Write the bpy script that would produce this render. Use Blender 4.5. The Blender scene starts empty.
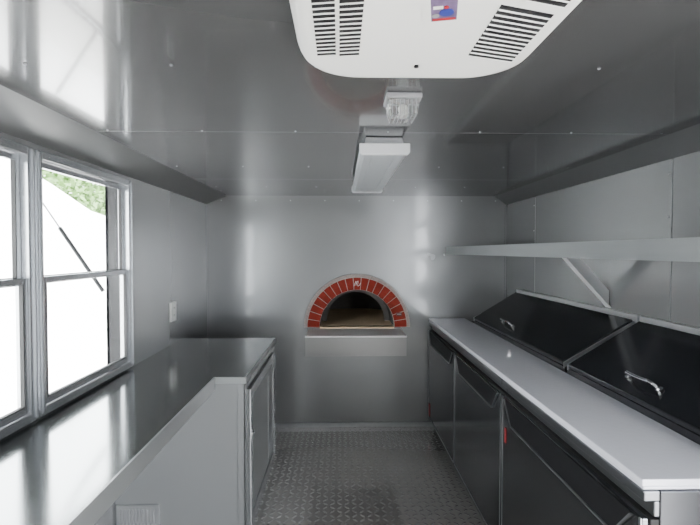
import bpy, bmesh, math, random
from mathutils import Vector, Matrix
random.seed(4)
ZC=1.475; F=467.0
XL=-1.10; XR=1.39; YB=3.89; YR=-1.4; ZT=ZC+0.458
C=bpy.context.scene.collection

# ---------------------------------------------------------------- materials
def mat(name,col,metal=0.0,rough=0.5,bump=0.0,bscale=3.0,var=0.0,vscale=2.0,stretch=(1,1,1),rvar=0.0,spec=0.5,trans=0.0,ior=1.45,coat=0.0,crough=.12):
    m=bpy.data.materials.new(name); m.use_nodes=True
    nt=m.node_tree; n=nt.nodes; l=nt.links
    b=n['Principled BSDF']
    b.inputs['Base Color'].default_value=(*col,1)
    b.inputs['Metallic'].default_value=metal
    b.inputs['Roughness'].default_value=rough
    b.inputs['Specular IOR Level'].default_value=spec
    b.inputs['Transmission Weight'].default_value=trans
    b.inputs['IOR'].default_value=ior
    b.inputs['Coat Weight'].default_value=coat
    b.inputs['Coat Roughness'].default_value=crough
    tc=n.new('ShaderNodeTexCoord'); mp=n.new('ShaderNodeMapping'); l.new(tc.outputs['Object'],mp.inputs['Vector'])
    mp.inputs['Scale'].default_value=stretch
    if var>0 or rvar>0:
        t=n.new('ShaderNodeTexNoise'); t.inputs['Scale'].default_value=vscale; t.inputs['Detail'].default_value=4
        l.new(mp.outputs[0],t.inputs['Vector'])
        if var>0:
            mr=n.new('ShaderNodeMix'); mr.data_type='RGBA'
            mr.inputs['A'].default_value=(*[c*(1-var) for c in col],1)
            mr.inputs['B'].default_value=(*[min(1,c*(1+var)) for c in col],1)
            l.new(t.outputs['Fac'],mr.inputs['Factor']); l.new(mr.outputs['Result'],b.inputs['Base Color'])
        if rvar>0:
            r=n.new('ShaderNodeMapRange'); r.inputs['To Min'].default_value=max(0.02,rough-rvar); r.inputs['To Max'].default_value=rough+rvar
            l.new(t.outputs['Fac'],r.inputs['Value']); l.new(r.outputs[0],b.inputs['Roughness'])
    if bump>0:
        t=n.new('ShaderNodeTexNoise'); t.inputs['Scale'].default_value=bscale; t.inputs['Detail'].default_value=1
        l.new(mp.outputs[0],t.inputs['Vector'])
        bp=n.new('ShaderNodeBump'); bp.inputs['Strength'].default_value=bump; bp.inputs['Distance'].default_value=0.02
        l.new(t.outputs['Fac'],bp.inputs['Height']); l.new(bp.outputs[0],b.inputs['Normal'])
        if coat>0: l.new(bp.outputs[0],b.inputs['Coat Normal'])
    return m

M={}
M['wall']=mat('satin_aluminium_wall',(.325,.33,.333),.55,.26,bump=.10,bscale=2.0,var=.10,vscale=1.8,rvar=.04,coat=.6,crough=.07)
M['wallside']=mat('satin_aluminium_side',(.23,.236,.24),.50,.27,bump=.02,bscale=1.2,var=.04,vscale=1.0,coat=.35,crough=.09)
M['ceil']=mat('glossy_grey_ceiling',(.085,.086,.088),.33,.15,bump=.025,bscale=1.2,var=.04,vscale=.8,spec=.5,coat=.30,crough=.04)
M['cove']=mat('cove_metal',(.125,.127,.13),.25,.34,bump=.02,bscale=1.5)
M['steelc']=mat('counter_steel',(.24,.25,.245),.95,.13,bump=.05,bscale=1.6,rvar=.03)
M['steel']=mat('stainless_steel',(.62,.63,.64),.7,.3,bump=.05,bscale=3,rvar=.05)
M['steelb']=mat('brushed_steel',(.50,.51,.52),.85,.34,var=.06,vscale=6)
M['lip']=mat('folded_steel_lip',(.24,.25,.25),.55,.28,var=.05,vscale=6)
M['shelfsteel']=mat('satin_shelf_steel',(.25,.248,.243),.75,.30,var=.08,vscale=6)
M['shelftop_lit']=mat('shelf_steel_lit',(.66,.66,.66),.35,.6,var=.06,vscale=6)  # shelf steel again, colour lightened where the top face gets little light
M['galv']=mat('galvanised_steel',(.215,.225,.23),.6,.36,var=.16,vscale=5,stretch=(1,.3,6))
M['bracket']=mat('bracket_steel',(.75,.76,.77),.1,.4,var=.05,vscale=14)
M['panel']=mat('cabinet_panel_grey',(.30,.31,.315),.50,.26,var=.04,vscale=3)
M['alu']=mat('window_aluminium',(.42,.435,.45),.85,.26,var=.04,vscale=8)
M['dark']=mat('dark_steel_door',(.16,.165,.175),.95,.15,bump=.03,bscale=2,var=.08)
M['body']=mat('dark_steel_body',(.06,.062,.068),.85,.25,var=.08)
M['darktrim']=mat('dark_steel_trim',(.34,.345,.355),.9,.28,var=.08)
M['apron']=mat('apron_steel',(.17,.175,.185),.9,.30,var=.08)
M['lid']=mat('black_lid',(.018,.019,.022),.3,.17,var=.15,vscale=5)
M['black']=mat('black_plastic',(.006,.006,.007),0,.5,var=.2,vscale=10,spec=.3)
M['rubber']=mat('black_rubber',(.02,.02,.02),0,.7,var=.2,vscale=10)
M['white']=mat('white_plastic',(.82,.82,.79),0,.34,var=.02,vscale=6)
M['whitel']=mat('light_diffuser',(.32,.34,.36),0,.30,var=.03,vscale=6)
M['endcap']=mat('end_cap_plastic',(.50,.51,.52),0,.35,var=.02,vscale=6)
M['board']=mat('white_cutting_board',(.90,.905,1.0),0,.18,bump=.02,bscale=60,var=.01,vscale=10,coat=1.0)
M['chrome']=mat('chrome',(.85,.86,.87),1.0,.10,var=.03)
M['screw']=mat('screw_head',(.30,.31,.32),1.0,.4,var=.03)
M['seam']=mat('ceiling_seam',(.14,.14,.145),.3,.4,var=.03)
M['glassl']=mat('clear_ribbed_glass',(.92,.94,.94),0,.06,trans=.92,ior=1.4,bump=.2,bscale=40)
M['brick']=mat('red_brick',(.235,.026,.016),0,.7,var=.35,vscale=9,bump=.4,bscale=40,spec=.15)
M['mortar']=mat('pale_mortar',(.40,.36,.32),0,.8,var=.2,vscale=30)
M['speckle']=mat('speckled_border',(.33,.28,.26),0,.8,var=.6,vscale=70)
M['soot']=mat('soot',(.06,.055,.05),0,.9,var=.4,vscale=8,bump=.4,bscale=20)
M['soot2']=mat('dark_refractory',(.13,.12,.11),0,.8,var=.35,vscale=8,bump=.4,bscale=20)
M['hearth']=mat('hearth_brick',(.95,.70,.45),0,.75,var=.12,vscale=12,bump=.2,bscale=40)
M['red']=mat('red_decal',(.35,.02,.025),0,.4,var=.05)
M['blue']=mat('blue_decal',(.03,.04,.22),0,.4,var=.05)
M['purple']=mat('purple_decal',(.13,.09,.17),0,.4,var=.7,vscale=60)
M['outwhite']=mat('white_painted_board',(.85,.86,.87),0,.7,var=.02)
M['ground']=mat('concrete',(.55,.54,.52),0,.9,var=.12,vscale=3)
M['bark']=mat('bark',(.12,.08,.05),0,.9,var=.3,vscale=12)
M['leaf']=mat('leaf',(.065,.14,.025),0,.6,var=.5,vscale=4)
M['grey']=mat('grey_plastic',(.25,.25,.26),0,.5,var=.05)
M['tag']=mat('dark_red_plate',(.12,.03,.03),.3,.4,var=.1)

def glass_mat():
    m=bpy.data.materials.new('window_glass'); m.use_nodes=True
    nt=m.node_tree; n=nt.nodes; l=nt.links; n.clear()
    o=n.new('ShaderNodeOutputMaterial'); mx=n.new('ShaderNodeMixShader')
    t=n.new('ShaderNodeBsdfTransparent'); g=n.new('ShaderNodeBsdfGlossy'); g.inputs['Roughness'].default_value=.02
    lw=n.new('ShaderNodeLayerWeight'); lw.inputs['Blend'].default_value=.5
    pw=n.new('ShaderNodeMath'); pw.operation='POWER'; pw.inputs[1].default_value=4; l.new(lw.outputs['Facing'],pw.inputs[0])
    ml=n.new('ShaderNodeMath'); ml.operation='MULTIPLY_ADD'; ml.inputs[1].default_value=.6; ml.inputs[2].default_value=.04; l.new(pw.outputs[0],ml.inputs[0])
    t.inputs['Color'].default_value=(.95,.97,.96,1)
    l.new(ml.outputs[0],mx.inputs[0]); l.new(t.outputs[0],mx.inputs[1]); l.new(g.outputs[0],mx.inputs[2]); l.new(mx.outputs[0],o.inputs[0])
    return m
M['glass']=glass_mat()

def plate_mat():
    m=bpy.data.materials.new('diamond_plate'); m.use_nodes=True
    nt=m.node_tree; n=nt.nodes; l=nt.links; b=n['Principled BSDF']
    b.inputs['Metallic'].default_value=.70; b.inputs['Roughness'].default_value=.15
    tc=n.new('ShaderNodeTexCoord'); sp=n.new('ShaderNodeSeparateXYZ'); l.new(tc.outputs['Object'],sp.inputs[0])
    def ma(op,a,bv=None,c=None):
        x=n.new('ShaderNodeMath'); x.operation=op
        for i,v in enumerate((a,bv,c)):
            if v is None: continue
            if isinstance(v,(int,float)): x.inputs[i].default_value=v
            else: l.new(v,x.inputs[i])
        return x.outputs[0]
    s=1/0.042
    u=ma('MULTIPLY',sp.outputs['X'],s); v=ma('MULTIPLY',sp.outputs['Y'],s)
    fu=ma('FLOOR',u); fv=ma('FLOOR',v)
    par=ma('PINGPONG',ma('ADD',fu,fv),1.0)
    lu=ma('SUBTRACT',ma('SUBTRACT',u,fu),.5); lv=ma('SUBTRACT',ma('SUBTRACT',v,fv),.5)
    a=ma('ADD',lu,lv); c=ma('SUBTRACT',lu,lv)
    a2=ma('MULTIPLY',a,a); c2=ma('MULTIPLY',c,c)
    def ell(p,q): return ma('ADD',ma('MULTIPLY',p,1/(.62**2)),ma('MULTIPLY',q,1/(.2**2)))
    d1=ell(a2,c2); d2=ell(c2,a2)
    mixd=ma('ADD',ma('MULTIPLY',d1,par),ma('MULTIPLY',d2,ma('SUBTRACT',1.0,par)))
    h=ma('SUBTRACT',1.0,mixd); h=ma('MAXIMUM',h,0.0); h=ma('POWER',h,.5)
    bp=n.new('ShaderNodeBump'); bp.inputs['Strength'].default_value=1.0; bp.inputs['Distance'].default_value=.007
    l.new(h,bp.inputs['Height']); l.new(bp.outputs[0],b.inputs['Normal'])
    mr=n.new('ShaderNodeMix'); mr.data_type='RGBA'
    mr.inputs['A'].default_value=(.80,.78,.75,1); mr.inputs['B'].default_value=(1,.99,.97,1)
    l.new(h,mr.inputs['Factor']); 
    t=n.new('ShaderNodeTexNoise'); t.inputs['Scale'].default_value=3; t.inputs['Detail'].default_value=5; l.new(tc.outputs['Object'],t.inputs['Vector'])
    m2=n.new('ShaderNodeMix'); m2.data_type='RGBA'; m2.blend_type='MULTIPLY'; m2.inputs['Factor'].default_value=.08
    l.new(mr.outputs['Result'],m2.inputs['A']); l.new(t.outputs['Fac'],m2.inputs['B'])
    l.new(m2.outputs['Result'],b.inputs['Base Color'])
    return m
M['plate']=plate_mat()

# ---------------------------------------------------------------- helpers
WP={}
def empty(name,loc,label=None,cat=None,parent=None,**kw):
    o=bpy.data.objects.new(name,None); o.empty_display_size=.1; C.objects.link(o)
    WP[o.name]=Vector(loc); put(o,parent); meta(o,label,cat,**kw); return o
def put(o,parent):
    if parent is not None:
        o.parent=parent; o.location=WP[o.name]-WP[parent.name]
    else: o.location=WP[o.name]
def meta(o,label=None,cat=None,**kw):
    if label: o['label']=label
    if cat: o['category']=cat
    for k,v in kw.items(): o[k]=v
def obj(name,bm,mats,parent=None,label=None,cat=None,origin=None,smooth=False,bevel=0,seg=2,fixn=True,**kw):
    if fixn: bmesh.ops.recalc_face_normals(bm,faces=bm.faces[:])
    vs=[v.co for v in bm.verts]
    mn=Vector([min(c[i] for c in vs) for i in range(3)]); mx=Vector([max(c[i] for c in vs) for i in range(3)])
    o3=Vector(origin) if origin else Vector(((mn.x+mx.x)/2,(mn.y+mx.y)/2,mn.z))
    bmesh.ops.translate(bm,verts=bm.verts[:],vec=-o3)
    me=bpy.data.meshes.new(name); bm.to_mesh(me); bm.free()
    if not isinstance(mats,(list,tuple)): mats=[mats]
    for k in mats: me.materials.append(M[k])
    if smooth:
        for p in me.polygons: p.use_smooth=True
    o=bpy.data.objects.new(name,me); C.objects.link(o); WP[o.name]=o3; put(o,parent); meta(o,label,cat,**kw)
    if bevel>0:
        b=o.modifiers.new('bevel','BEVEL'); b.width=bevel; b.segments=seg; b.limit_method='ANGLE'; b.angle_limit=math.radians(35)
    return o
def B(bm,x0,x1,y0,y1,z0,z1,mi=0):
    r=bmesh.ops.create_cube(bm,size=1)
    for v in r['verts']:
        v.co=Vector(((x0+x1)/2+v.co.x*(x1-x0),(y0+y1)/2+v.co.y*(y1-y0),(z0+z1)/2+v.co.z*(z1-z0)))
    fs=set(f for v in r['verts'] for f in v.link_faces)
    for f in fs: f.material_index=mi
    return r['verts']
def box(name,x0,x1,y0,y1,z0,z1,m,parent=None,**kw):
    bm=bmesh.new(); B(bm,x0,x1,y0,y1,z0,z1); return obj(name,bm,m,parent,**kw)
def boxes(name,lst,m,parent=None,**kw):
    bm=bmesh.new()
    for b in lst: B(bm,*b)
    return obj(name,bm,m,parent,**kw)
def P(bm,pts,a0,a1,axis='y',mi=0):
    """extrude 2D polygon. axis y: pts=(x,z); axis x: pts=(y,z); axis z: pts=(x,y)"""
    def mk(p,a):
        return {'y':(p[0],a,p[1]),'x':(a,p[0],p[1]),'z':(p[0],p[1],a)}[axis]
    A=[bm.verts.new(mk(p,a0)) for p in pts]; Bv=[bm.verts.new(mk(p,a1)) for p in pts]
    fs=[bm.faces.new(A),bm.faces.new(Bv[::-1])]
    k=len(pts)
    for i in range(k): fs.append(bm.faces.new((A[i],A[(i+1)%k],Bv[(i+1)%k],Bv[i])))
    for f in fs: f.material_index=mi
    return A+Bv
def prism(name,pts,a0,a1,axis,m,parent=None,**kw):
    bm=bmesh.new(); P(bm,pts,a0,a1,axis); return obj(name,bm,m,parent,**kw)
def cyl(bm,p0,p1,r,seg=16,mi=0,r2=None):
    p0=Vector(p0); p1=Vector(p1); d=p1-p0
    mt=Matrix.Translation((p0+p1)/2)@d.to_track_quat('Z','Y').to_matrix().to_4x4()
    r_=bmesh.ops.create_cone(bm,cap_ends=True,segments=seg,radius1=r,radius2=r if r2 is None else r2,depth=d.length,matrix=mt)
    for f in set(f for v in r_['verts'] for f in v.link_faces): f.material_index=mi
def tube(bm,pts,r,seg=10,mi=0):
    for a,b in zip(pts,pts[1:]): cyl(bm,a,b,r,seg,mi)
    for p in pts[1:-1]:
        bmesh.ops.create_uvsphere(bm,u_segments=seg,v_segments=6,radius=r,matrix=Matrix.Translation(p))

# ---------------------------------------------------------------- room shell
box('floor',XL-.1,XR+.1,YR-.1,YB+1.1,-.05,0,'plate',kind='structure',label='aluminium diamond plate trailer floor')
bm=bmesh.new(); B(bm,XL-.1,XR+.1,YR-.1,YB+.1,ZT,ZT+.06)
for ys in (1.815,3.0,.3):
    B(bm,XL+.16,XR-.08,ys-.0007,ys+.0007,ZT-.0007,ZT,2)
for ys in (1.80,1.17,2.55,3.35):
    for i in range(7):
        x=-.88+i*.355+(.0 if ys!=1.17 else .11)
        cyl(bm,(x,ys,ZT),(x,ys,ZT-.003),.0042,10,1,r2=.003)
obj('ceiling',bm,['ceil','screw','seam'],kind='structure',label='glossy grey metal ceiling with screwed panel seams')
OX=.142; OZ=ZC-.633; RI=.312
bm=bmesh.new()
out=[(XL-.1,0),(XR+.1,0),(XR+.1,ZT),(XL-.1,ZT)]
hole=[(OX+RI*math.cos(math.pi*i/32),OZ+RI*math.sin(math.pi*i/32)) for i in range(33)]
ed=[]
for lp in (out,hole):
    vs=[bm.verts.new((p[0],YB,p[1])) for p in lp]
    for i in range(len(vs)): ed.append(bm.edges.new((vs[i],vs[(i+1)%len(vs)])))
bmesh.ops.triangle_fill(bm,use_beauty=True,use_dissolve=False,edges=ed)
r=bmesh.ops.extrude_face_region(bm,geom=bm.faces[:])
bmesh.ops.translate(bm,verts=[g for g in r['geom'] if isinstance(g,bmesh.types.BMVert)],vec=(0,.06,0))
obj('wall_back',bm,'wall',kind='structure',label='satin aluminium wall with arched oven opening')
WZ0=.875; WZ1=1.838; W=[(.93,1.675),(1.695,2.446)]
OY0,OY1=.95,2.43; oz0,oz1=WZ0+.02,WZ1-.02
XO=XL-.085
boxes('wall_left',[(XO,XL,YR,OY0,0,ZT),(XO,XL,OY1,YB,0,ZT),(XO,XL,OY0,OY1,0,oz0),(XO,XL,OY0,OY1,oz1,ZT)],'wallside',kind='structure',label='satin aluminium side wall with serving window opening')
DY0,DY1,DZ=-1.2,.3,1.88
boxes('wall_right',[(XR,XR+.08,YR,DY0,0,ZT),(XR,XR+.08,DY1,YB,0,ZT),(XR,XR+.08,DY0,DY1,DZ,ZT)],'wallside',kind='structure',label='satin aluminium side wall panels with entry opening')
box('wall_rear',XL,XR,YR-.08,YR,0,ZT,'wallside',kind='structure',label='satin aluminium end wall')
boxes('trim_1',[(XO-.012,XL-.03,OY1-.012,OY1+.004,oz0,oz1),(XO-.012,XL-.03,OY0,OY0+.012,oz0,oz1),(XO-.012,XL-.03,OY0,OY1,oz1-.012,oz1),
   (XO-.015,XO-.001,OY1-.012,OY1+.06,oz0-.05,oz1+.05)],'black',kind='structure',label='black outer jamb lining of the serving opening')
prism('trim_2',[(XL,ZC+.386),(-.935,ZT),(XL,ZT)],YR,YB,'y','cove',kind='structure',label='sloped grey metal cove trim between wall and ceiling')
prism('trim_3',[(XR,ZC+.386),(1.292,ZT),(XR,ZT)],YR,YB,'y','cove',kind='structure',label='sloped grey metal cove trim between wall and ceiling')
boxes('trim_4',[(XL,XL+.01,YB-.01,YB,.0,ZC+.38),(XR-.01,XR,YB-.01,YB,0,ZC+.38)],'wall',kind='structure',label='flat aluminium corner strips')
bm=bmesh.new()
for ys in (3.3,1.93): B(bm,XR-.002,XR,ys-.001,ys+.001,.1,ZC+.38,0)
for ys in (3.3,1.93):
    for z in (1.80,1.62): cyl(bm,(XR,ys+.02,z),(XR-.003,ys+.02,z),.004,8,0)
obj('trim_5',bm,'grey',kind='structure',label='thin panel seams with screw heads')
box('baseboard_back',XL+.01,XR,YB-.012,YB,0,.035,'steelb',kind='structure',label='low metal angle strip at the floor')
bm=bmesh.new()
for i in range(9):
    x=-.98+i*.285
    cyl(bm,(x,YB,ZT-.04),(x,YB-.004,ZT-.04),.005,8)
obj('trim_6',bm,'screw',kind='structure',label='row of screw heads along the wall top')

# windows
def pane(name,x,y0,y1,z0,z1,m,parent):
    bm=bmesh.new(); bm.faces.new([bm.verts.new(p) for p in ((x,y0,z0),(x,y1,z0),(x,y1,z1),(x,y0,z1))])
    return obj(name,bm,m,parent)
for k,(y0,y1) in enumerate(W):
    w=empty('window_%d'%(k+1),(XL,(y0+y1)/2,WZ0),kind='structure',label='silver aluminium framed sliding serving window')
    t=.03
    xa,xb=XL-.03,XL+.022
    boxes('frame',[(xa,xb,y0,y0+t,WZ0,WZ1),(xa,xb,y1-t,y1,WZ0,WZ1),(xa,xb,y0+t,y1-t,WZ0,WZ0+.03),(xa,xb,y0+t,y1-t,WZ1-.03,WZ1),
      (XL+.001,XL+.03,y0+.006,y0+.012,WZ0+.01,WZ1-.01),(XL+.001,XL+.03,y1-.012,y1-.006,WZ0+.01,WZ1-.01)],'alu',w,bevel=.002)
    zm=1.367
    for nm,za,zb,dx in (('upper_sash',zm-.014,WZ1-.032,-.016),('lower_sash',WZ0+.032,zm+.014,.004)):
        s=.022; a=XL+dx-.008; b=XL+dx+.010
        ya,yb=y0+t+.001,y1-t-.001
        sh=boxes(nm,[(a,b,ya,ya+s,za,zb),(a,b,yb-s,yb,za,zb),(a,b,ya+s,yb-s,za,za+s+.004),(a,b,ya+s,yb-s,zb-s,zb)],'alu',w,bevel=.002)
        pane('glass',XL+dx,ya+s-.004,yb-s+.004,za+s-.004,zb-s+.004,'glass',sh)
        boxes('gasket',[(XL+dx-.003,XL+dx+.011,ya+s,ya+s+.004,za+s,zb-s),(XL+dx-.003,XL+dx+.011,yb-s-.004,yb-s,za+s,zb-s),(XL+dx-.003,XL+dx+.011,ya+s,yb-s,za+s+.004,za+s+.009)],'rubber',sh)

# ---------------------------------------------------------------- air conditioner
ax,ay=.160,.835
ac=empty('air_conditioner',(ax,ay,ZC+.40),'white ceiling-mounted air conditioner with slatted vents','air conditioner')
def rr(hx,hy,r,n=12):
    pts=[]
    for cx,cy,a0 in ((hx-r,hy-r,0),(-hx+r,hy-r,90),(-hx+r,-hy+r,180),(hx-r,-hy+r,270)):
        for i in range(n+1):
            a=math.radians(a0+90*i/n); pts.append((ax+cx+r*math.cos(a),ay+cy+r*math.sin(a)))
    return pts
bm=bmesh.new(); prev=None
for z,hx,hy,r in ((ZT-.0005,.252,.285,.13),(ZT-.022,.248,.281,.13),(ZT-.036,.243,.275,.125),(ZT-.048,.236,.268,.12),(ZC+.4025,.228,.258,.115),(ZC+.40,.214,.244,.105)):
    L=[bm.verts.new((x,y,z)) for x,y in rr(hx,hy,r)]
    if prev:
        for i in range(len(L)): bm.faces.new((prev[i],prev[(i+1)%len(L)],L[(i+1)%len(L)],L[i]))
    else: bm.faces.new(L)
    prev=L
bm.faces.new(prev[::-1])
for f in bm.faces: f.smooth=len(f.verts)==4
obj('housing',bm,'white',ac)
zb=ZC+.40
def grille(name,cells,pitch,a=0.0):
    bm=bmesh.new()
    for (x0,x1,y0,y1) in cells:
        n=int((y1-y0)/pitch)
        for i in range(n):
            y=y0+(y1-y0)*(i+.5)/n; h=pitch*.35; dy=a*(x1-x0)/2
            P(bm,[(x0,y-h-dy),(x1,y-h+dy),(x1,y+h+dy),(x0,y+h-dy)],zb-.0012,zb+.001,'z',0)
            P(bm,[(x0,y+h-dy),(x1,y+h+dy),(x1,y+h+dy+.0025),(x0,y+h-dy+.0025)],zb-.003,zb,'z',1)
    obj(name,bm,['black','white'],ac)
grille('vent_grille',[(-.046,-.008,.61,.965),(-.001,.039,.61,.965)],.0165,-.15)
grille('vent_grille',[(.264,.368,.61,.755),(.262,.362,.775,.975)],.0165,.30)
bm=bmesh.new()
def rot(p,c=(.168,.775),a=math.radians(-12)):
    x,y=p[0]-c[0],p[1]-c[1]; return (c[0]+x*math.cos(a)-y*math.sin(a),c[1]+x*math.sin(a)+y*math.cos(a))
def rq(x0,x1,y0,y1,z,mi): P(bm,[rot(q) for q in ((x0,y0),(x1,y0),(x1,y1),(x0,y1))],z,zb,'z',mi)
rq(.136,.198,.72,.822,zb-.0015,3); rq(.142,.193,.727,.815,zb-.002,1); rq(.142,.150,.727,.815,zb-.0024,3)
rq(.152,.191,.806,.813,zb-.0026,0); rq(.154,.170,.765,.774,zb-.0026,3)
cyl(bm,(.178,.785,zb-.001),(.178,.785,zb-.003),.012,18,2); cyl(bm,(.162,.797,zb-.001),(.162,.797,zb-.0032),.006,14,4); cyl(bm,(.174,.768,zb-.001),(.174,.768,zb-.0034),.004,14,0)
obj('sticker',bm,['red','purple','blue','white','grey'],ac,label='small purple and blue printed sticker')
bm=bmesh.new(); cyl(bm,(.165,1.015,zb+.001),(.165,1.015,zb-.004),.005,14); obj('sensor',bm,'black',ac)

# ---------------------------------------------------------------- small glass ceiling light
jl=empty('ceiling_light',(.186,1.40,ZT-.075),'small square ceiling light with clear ribbed glass cover','light')
box('base',.134,.238,1.350,1.450,ZT-.016,ZT-.0005,'grey',jl,bevel=.004)
bm=bmesh.new(); P(bm,[(.140,ZT-.0165),(.232,ZT-.0165),(.225,ZT-.064),(.147,ZT-.064)],1.356,1.444,'y')
obj('glass_cover',bm,'glassl',jl,bevel=.004)
bm=bmesh.new()
for i in range(7):
    x=.152+i*.0113; B(bm,x-.001,x+.001,1.3545,1.4455,ZT-.0655,ZT-.0642); B(bm,x-.001,x+.001,1.3535,1.3555,ZT-.063,ZT-.018)
obj('rib',bm,'grey',jl,kind='stuff')
bm=bmesh.new(); bmesh.ops.create_uvsphere(bm,u_segments=16,v_segments=10,radius=.016,matrix=Matrix.Translation((.186,1.40,ZT-.040))); obj('bulb',bm,'white',jl,smooth=True)

# ---------------------------------------------------------------- linear light
ll=empty('linear_light',(.177,2.45,ZC+.385),'long pale linear ceiling light fixture, switched off','light')
z0=ZC+.385
bm=bmesh.new(); P(bm,[(.095,z0+.030),(.259,z0+.030),(.250,ZT-.001),(.104,ZT-.001)],1.88,3.04,'y'); obj('housing',bm,'steelb',ll,bevel=.004)
bm=bmesh.new(); P(bm,[(.080,z0+.032),(.083,z0+.008),(.098,z0),(.128,z0),(.130,z0+.003),(.133,z0),(.221,z0),(.224,z0+.003),(.226,z0),(.256,z0),(.271,z0+.008),(.274,z0+.032)],1.87,3.05,'y'); obj('diffuser',bm,'whitel',ll)
for a,b in ((1.845,1.872),(3.048,3.075)):
    bm=bmesh.new(); P(bm,[(.077,z0+.040),(.077,z0+.004),(.086,z0-.005),(.268,z0-.005),(.277,z0+.004),(.277,z0+.040)],a,b,'y'); obj('end_cap',bm,'endcap',ll,bevel=.003)

# ---------------------------------------------------------------- oven
ov=empty('pizza_oven',(OX,YB,OZ-.14),'red brick arched wood-fired pizza oven mouth','oven')
def ring(bm,r0,r1,y0,y1,a0,a1,n=4,mi=0):
    pts=[(OX+r1*math.cos(a0+(a1-a0)*i/n),OZ+r1*math.sin(a0+(a1-a0)*i/n)) for i in range(n+1)]
    pts+=[(OX+r0*math.cos(a1+(a0-a1)*i/n),OZ+r0*math.sin(a1+(a0-a1)*i/n)) for i in range(n+1)]
    P(bm,pts,y0,y1,'y',mi)
bm=bmesh.new(); ring(bm,RI-.002,.424,YB-.026,YB-.001,0,math.pi,40); obj('mortar_ring',bm,'mortar',ov)
bm=bmesh.new(); N=19
for i in range(N):
    a0=math.pi*i/N; a1=math.pi*(i+1)/N; g=.0075
    ring(bm,RI,.412,YB-.031,YB-.015,a0+g,a1-g,3)
obj('brick_arch',bm,'brick',ov,bevel=.002)
bm=bmesh.new(); ring(bm,.418,.442,YB-.030,YB-.001,0,math.pi,40); obj('arch_trim',bm,'speckle',ov)
bm=bmesh.new(); ring(bm,RI-.004,RI+.05,YB+.061,YB+.40,0,math.pi,36); obj('throat',bm,'soot',ov)
bm=bmesh.new(); ring(bm,.262,RI-.006,YB+.33,YB+.37,0,math.pi,36); obj('inner_arch',bm,'soot2',ov)
box('hearth_floor',OX-RI+.003,OX+RI-.003,YB-.02,YB+.40,OZ-.04,OZ,'hearth',ov)
bm=bmesh.new()
R=.46; nu,nv=28,9; rows=[]
for j in range(nv+1):
    e=math.radians(90*j/nv); rows.append([bm.verts.new((OX+R*math.cos(e)*math.cos(2*math.pi*i/nu),YB+.80+R*math.cos(e)*math.sin(2*math.pi*i/nu),OZ+.34*math.sin(e))) for i in range(nu)])
for j in range(nv):
    for i in range(nu):
        cx=(2*math.pi*(i+.5)/nu)
        if j<6 and abs(((cx-1.5*math.pi+math.pi)%(2*math.pi))-math.pi)<.62: continue
        try: bm.faces.new((rows[j][i],rows[j][(i+1)%nu],rows[j+1][(i+1)%nu],rows[j+1][i]))
        except ValueError: pass
bmesh.ops.remove_doubles(bm,verts=bm.verts[:],dist=1e-4)
obj('dome_chamber',bm,'soot2',ov,smooth=True)
box('dome_floor',OX-.46,OX+.46,YB+.401,YB+1.26,OZ-.04,OZ-.001,'hearth',ov)
cx0,cx1=OX-.62,OX+.62; cy0,cy1=YB+.061,YB+1.4; cz0,cz1=OZ-.2,OZ+.62
boxes('light_block_casing',[(cx0,cx0+.02,cy0,cy1,cz0,cz1),(cx1-.02,cx1,cy0,cy1,cz0,cz1),(cx0+.02,cx1-.02,cy1-.02,cy1,cz0,cz1),(cx0+.02,cx1-.02,cy0,cy1-.02,cz0,cz0+.02),(cx0+.02,cx1-.02,cy0,cy1-.02,cz1-.02,cz1)],'soot',ov)  # unseen box round the oven, added to keep sky light from leaking in
bm=bmesh.new()
def ribbon(pts,r): tube(bm,[Vector((OX+p[0]*.75,YB-.033,OZ+.361+p[1]*.85)) for p in pts],r,8)
ribbon([(-.036,-.024),(-.026,.000),(-.014,.026),(-.010,.020),(-.014,-.018)],.0018)
ribbon([(-.012,-.008),(.002,.022),(.010,.028),(.010,.014),(.004,-.014),(.012,-.022),(.028,-.010),(.038,.010)],.0018)
obj('emblem',bm,'white',ov,label='white cursive emblem on the keystone')
bm=bmesh.new(); B(bm,OX+.325,OX+.371,YB-.036,YB-.030,OZ+.092,OZ+.123,0); B(bm,OX+.331,OX+.365,YB-.037,YB-.035,OZ+.104,OZ+.114,1)
obj('data_plate',bm,['tag','grey'],ov,label='small dark plate on the brick arch')
sx0,sx1=-.262,.505; sy0=YB-.36; szt=OZ-.012
bm=bmesh.new(); B(bm,sx0,sx1,sy0,YB-.0005,szt-.02,szt,1); B(bm,sx0-.001,sx1+.001,sy0-.001,sy0+.012,szt-.155,szt-.012,0)
B(bm,sx0-.003,sx1+.003,sy0-.006,sy0+.012,szt-.012,szt+.001,1)
P(bm,[(YB-.001,szt-.02),(sy0+.012,szt-.02),(sy0+.012,szt-.155),(YB-.001,szt-.155)],sx0,sx0+.006,'x'); P(bm,[(YB-.001,szt-.02),(sy0+.012,szt-.02),(sy0+.012,szt-.155),(YB-.001,szt-.155)],sx1-.006,sx1,'x')
obj('landing_shelf',bm,['shelfsteel','shelftop_lit'],ov,label='stainless steel box shelf under the oven mouth')

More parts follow.
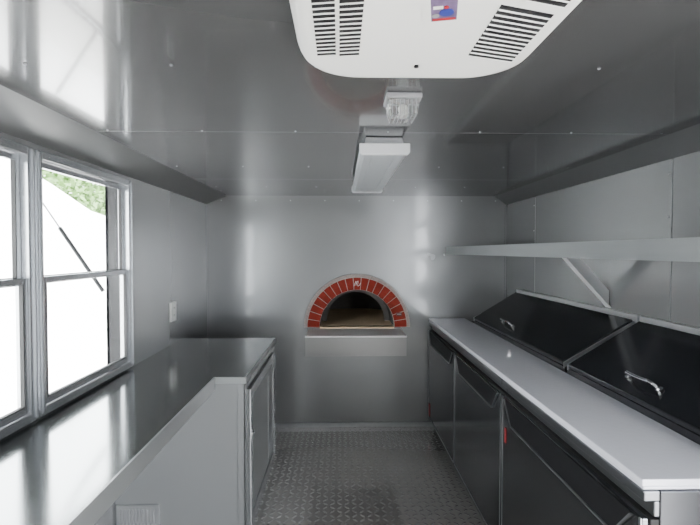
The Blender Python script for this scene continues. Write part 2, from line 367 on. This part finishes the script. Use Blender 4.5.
# ---------------------------------------------------------------- wall shelf right
ws=empty('wall_shelf',(1.135,2.35,1.445),'long galvanised steel shelf on a diagonal bracket','shelf')
boxes('shelf_board',[(.886,XR-.001,.55,YB-.05,1.499,1.507),(.878,.886,.55,YB-.05,1.448,1.509),(XR-.006,XR-.001,.55,YB-.05,1.45,1.499),(.886,.90,.55,YB-.05,1.448,1.452)],'galv',ws)
def brk(yc):
    bm=bmesh.new()
    P(bm,[(1.10,1.497),(1.18,1.497),(1.388,1.272),(1.388,1.182)],yc-.003,yc+.003,'y')
    P(bm,[(1.10,1.497),(1.106,1.497),(1.388,1.188),(1.388,1.182)],yc-.024,yc+.024,'y')
    P(bm,[(.90,1.497),(1.382,1.497),(1.382,1.475),(.90,1.475)],yc-.018,yc+.018,'y')
    obj('bracket',bm,'bracket',ws)
brk(2.38)
brk(.75)

# ---------------------------------------------------------------- prep tables
FX=.755
def prep(y0,y1,nd,handle_y,ly0,ly1,lab):
    e=empty('refrigerated_prep_table',((FX+1.38)/2,(y0+y1)/2,0),lab,'refrigerator')
    a=Vector((1.034,0,.955)); b=Vector((1.362,0,1.146)); tt=.018
    dd=(b-a).normalized(); n=Vector((-dd.z,0,dd.x))
    bm=bmesh.new()
    B(bm,FX+.02,1.386,y0,y1,.03,.893)
    obj('body',bm,'body',e,bevel=.003)
    hy0=max(y0,ly0-.014); hy1=min(y1,ly1+.014)
    bm=bmesh.new()
    P(bm,[(a.x,.8935),(a.x,a.z-.014),(1.36,1.131),(1.386,1.131),(1.386,.8935)],hy0,hy1,'y')
    obj('hood',bm,'body',e)
    boxes('apron',[(.735,FX+.02,y0,y1,.868,.893),(FX+.005,FX+.02,y0,y1,.83,.868)],'apron',e,bevel=.003)
    box('rear_ledge',1.362,1.387,hy0,hy1,1.132,1.178,'steel',e,bevel=.002)
    w=(y1-y0)/nd
    for i in range(nd):
        da=y0+i*w+.008; db=y0+(i+1)*w-.008
        d=empty('door',(FX,(da+db)/2,.1),parent=e)
        bm=bmesh.new(); B(bm,FX-.02,FX-.001,da,db,.10,.822)
        obj('door_panel',bm,'dark',d,bevel=.004)
        box('gasket',FX-.0005,FX+.0195,da-.005,db+.005,.1,.822,'rubber',d)
        bm=bmesh.new()
        for q in [(da,da+.008,.10,.822),(db-.008,db,.10,.822),(da+.008,db-.008,.10,.108)]: B(bm,FX-.022,FX-.019,*q)
        obj('edge_trim',bm,'darktrim',d)
        bm=bmesh.new(); P(bm,[(da+.03,.815),(db-.03,.815),(db-.11,.725),(da+.11,.725)],FX-.023,FX-.019,'x',0)
        P(bm,[(da+.11,.725),(db-.11,.725),(db-.115,.719),(da+.115,.719)],FX-.028,FX-.019,'x',1)
        P(bm,[(db-.03,.815),(db-.11,.725),(db-.116,.722),(db-.038,.815)],FX-.028,FX-.019,'x',1)
        P(bm,[(da+.03,.815),(da+.11,.725),(da+.116,.722),(da+.038,.815)],FX-.028,FX-.019,'x',1)
        obj('handle',bm,['black','darktrim'],d,label='recessed black trapezoid pull handle')
    box('toe_kick',FX+.03,FX+.05,y0+.01,y1-.01,0,.10,'black',e)
    for (fx,fy) in ((FX+.06,y0+.03),(FX+.06,y1-.07),(1.30,y0+.03),(1.30,y1-.07)):
        box('foot',fx,fx+.04,fy,fy+.04,0,.031,'black',e)
    lm=empty('lid',(1.18,(ly0+ly1)/2,.95),parent=e)
    bm=bmesh.new()
    P(bm,[(a.x,a.z-.012),(a.x+n.x*tt*.6,a.z+n.z*tt*.6),(b.x+n.x*tt,b.z+n.z*tt*.9),(b.x,b.z-.012)],ly0,ly1,'y')
    obj('lid_panel',bm,'lid',lm,bevel=.006,seg=3)
    for yy in (ly0-.010,ly1+.002):
        bm=bmesh.new(); P(bm,[(a.x-.002,a.z-.02),(a.x+n.x*.008,a.z+n.z*.008),(b.x+n.x*.008,b.z+n.z*.008),(b.x-.002,b.z-.03)],yy,yy+.008,'y')
        obj('side_trim',bm,'steelb',e)
    bm=bmesh.new()
    base=a+dd*.07+n*tt*.7
    pts=[]
    L=.085
    for i in range(13):
        t=math.pi*i/12
        pts.append(Vector((0,handle_y-L*math.cos(t),0))+base+n*(.034*min(1,math.sin(t)*1.6))+dd*(-.012*math.sin(t)))
    tube(bm,pts,.006,10)
    for s in (-1,1):
        q=base+Vector((0,handle_y+s*L,0)); cyl(bm,q-n*.003,q+n*.006,.013,14)
    obj('handle',bm,'chrome',lm,label='chrome arched bar handle',smooth=False)
    return e
u1=prep(2.095,3.84,2,3.0,2.125,3.56,'long stainless refrigerated prep table with black sloping lid')
u2=prep(1.10,2.090,1,1.64,1.13,2.078,'smaller single-door refrigerated prep table with black sloping lid')
box('logo_label',FX-.0235,FX-.0205,2.03,2.045,.625,.69,'red',u2,label='small red vertical label')
box('logo_label',FX-.0245,FX-.0225,3.775,3.81,.12,.22,'red',u1,label='small red vertical label')
bm=bmesh.new(); B(bm,.733,1.032,1.105,3.83,.902,.920)
B(bm,.737,1.03,1.106,3.829,.8935,.9015)
obj('cutting_board',bm,'board',None,'long white plastic cutting board along the prep tables','cutting board',bevel=.003)

# ---------------------------------------------------------------- left counter + cabinet
CZ=ZC-.61
prof=[(XL+.001,-.9),(-.61,-.9),(-.61,2.255),(-.458,2.255),(-.458,3.27),(XL+.001,3.27)]
bm=bmesh.new(); P(bm,prof,CZ-.012,CZ,'z')
B(bm,-.618,-.6098,-.9,2.247,CZ-.062,CZ-.0125,1); B(bm,-.6098,-.604,-.9,2.247,CZ-.062,CZ+.0012,1)
B(bm,-.61,-.458,2.247,2.2549,CZ-.03,CZ+.0012,1); B(bm,-.4579,-.452,2.247,3.27,CZ-.03,CZ+.0012,1)
obj('worktop',bm,['steelc','lip'],None,'stepped stainless steel worktop running under the window','worktop')
cb=empty('base_cabinet',(-.78,2.76,0),'grey metal base cabinet with framed hinged door','cabinet')
bm=bmesh.new(); B(bm,XL+.002,-.47,2.275,3.262,.0,CZ-.013)
obj('body',bm,'panel',cb)
boxes('corner_trim',[(-.50,-.462,2.268,2.275,.0,CZ-.013),(-.47,-.462,2.268,2.33,0,CZ-.032),(-.47,-.462,3.21,3.265,0,CZ-.032),(-.47,-.462,2.33,3.21,CZ-.075,CZ-.032),(-.47,-.462,2.33,3.21,0,.06)],'panel',cb,bevel=.001)
dr=empty('door',(-.46,2.77,.07),parent=cb)
boxes('door_panel',[(-.468,-.458,2.345,3.195,.07,CZ-.085)],'lip',dr)
boxes('door_frame',[(-.458,-.450,2.345,2.40,.07,CZ-.085),(-.458,-.450,3.14,3.195,.07,CZ-.085),(-.458,-.450,2.40,3.14,.07,.12),(-.458,-.450,2.40,3.14,CZ-.14,CZ-.085)],'panel',dr,bevel=.002)
bm=bmesh.new()
B(bm,-.4575,-.456,2.95,3.10,.14,CZ-.16,1)
for i in range(int((CZ-.33)/.014)):
    z=.15+i*.014; P(bm,[(-.456,z),(-.452,z+.002),(-.452,z+.005),(-.456,z+.007)],2.955,3.095,'y',0)
obj('louvre_panel',bm,['steelb','grey'],dr,label='narrow perforated vent strip')
bm=bmesh.new()
for i in range(34):
    z=.08+i*.0205; cyl(bm,(-.449,3.200,z),(-.449,3.200,z+.018),.006,8)
obj('hinge',bm,'chrome',dr,label='full-height piano hinge')
bm=bmesh.new(); B(bm,-.450,-.446,2.358,2.384,.52,.58); cyl(bm,(-.446,2.371,.55),(-.438,2.371,.55),.009,14)
obj('latch',bm,'chrome',dr,label='chrome latch')
bm=bmesh.new(); vx0,vx1=-1.09,-.885; vy=2.275; vz0,vz1=.07,.235
B(bm,vx0,vx1,vy-.006,vy-.0005,vz0,vz1,0)
for i in range(10):
    x=vx0+.02+i*.0175; B(bm,x,x+.008,vy-.0075,vy-.005,vz0+.02,vz1-.02,1)
obj('vent_grille',bm,['steelb','grey'],cb,label='small silver slotted vent')

# outlet
oy,ozc=3.07,1.078
eo=empty('electrical_outlet',(XL,oy,ozc-.06),'white electrical outlet plate on the metal wall','outlet')
box('plate',XL+.0005,XL+.014,oy-.046,oy+.046,ozc-.062,ozc+.062,'white',eo,bevel=.002)
for dz in (-.024,.024):
    bm=bmesh.new()
    B(bm,XL+.013,XL+.0155,oy-.016,oy+.016,ozc+dz-.014,ozc+dz+.014,0)
    for s in (-.006,.006): B(bm,XL+.015,XL+.0162,oy+s-.0012,oy+s+.0012,ozc+dz-.004,ozc+dz+.007,1)
    obj('socket',bm,['white','black'],eo)
# ---------------------------------------------------------------- outside
box('ground',-14,12,-9,16,-.62,-.5,'ground',kind='structure',label='pale concrete ground outside')
aw=empty('serving_awning',(XO-.4,1.69,1.86),'black raised serving hatch awning outside the window','awning')
prism('awning_panel',[(XO-.02,1.855),(XO-.02,1.885),(-2.1,2.075),(-2.1,2.025)],OY0-.05,OY1+.05,'y','black',aw)
st=empty('gas_strut',(XO-.2,2.40,1.3),'thin black gas strut holding the awning','strut')
p0=Vector((XO-.018,2.395,1.27)); p1=Vector((-1.63,2.395,1.915)); mdl=p0.lerp(p1,.5)
bm=bmesh.new(); cyl(bm,p0,mdl,.010,12); obj('cylinder',bm,'black',st)
bm=bmesh.new(); cyl(bm,mdl,p1,.0045,10); obj('rod',bm,'grey',st)
prism('white_enclosure',[(-6,-.5),(16,-.5),(16,1.85),(9.0,1.98),(7.6,2.12),(6.6,2.40),(5.6,2.64),(4.5,2.8),(-6,2.8)],-4.1,-4.0,'x','outwhite',None,label='tall white boarded enclosure outside the window',cat='fence')
tr=empty('tree',(-6.5,8,-.5),'leafy green trees behind the white boards','tree')
for y in (8.5,11,13.5):
    bm=bmesh.new(); cyl(bm,(-6.5,y,-.5),(-6.5,y,2.6),.14,12,0,.09); obj('trunk',bm,'bark',tr)
bm=bmesh.new()
for i in range(8500):
    y=random.uniform(8.5,15.5); top=3.15+.35*math.sin(y*2.3)+.2*math.sin(y*5.1)
    z=top-abs(random.gauss(0,.85)); x=-6.5+random.gauss(0,.5)
    c=Vector((x,y,z)); s=random.uniform(.05,.13)
    u=Vector((random.gauss(0,1),random.gauss(0,1),random.gauss(0,1))).normalized(); v=u.orthogonal().normalized()
    q=[bm.verts.new(c+u*s),bm.verts.new(c+v*s*.5),bm.verts.new(c-u*s),bm.verts.new(c-v*s*.5)]; bm.faces.new(q)
obj('foliage',bm,'leaf',tr,fixn=False,kind='stuff')

# ---------------------------------------------------------------- light
w=bpy.data.worlds.new('World'); bpy.context.scene.world=w; w.use_nodes=True
bg=w.node_tree.nodes['Background']; bg.inputs[0].default_value=(.92,.955,1.0,1); bg.inputs[1].default_value=27.0
def sun(rot,e):
    d=bpy.data.lights.new('sun','SUN'); d.energy=e; d.angle=math.radians(2); d.color=(1,.97,.93)
    o=bpy.data.objects.new('sun',d); o.rotation_euler=rot; C.objects.link(o)
sun((math.radians(10),math.radians(40),0),42)
def portal(loc,rot,sx,sy):
    d=bpy.data.lights.new('portal','AREA'); d.shape='RECTANGLE'; d.size=sx; d.size_y=sy; d.cycles.is_portal=True
    o=bpy.data.objects.new('portal',d); o.location=loc; o.rotation_euler=rot; C.objects.link(o)
portal((XO-.03,1.69,1.36),(0,math.radians(-90),0),.95,1.5)
portal((XR+.1,(DY0+DY1)/2,.95),(0,math.radians(90),0),1.9,1.5)

# camera
cd=bpy.data.cameras.new('Camera'); cd.sensor_width=36; cd.lens=F/700*36; cd.clip_start=.02
cam=bpy.data.objects.new('Camera',cd); cam.location=(0,0,ZC)
cam.rotation_euler=(math.radians(90)-math.atan(11.5/F),0,-math.atan(10/F)); C.objects.link(cam)
bpy.context.scene.camera=cam
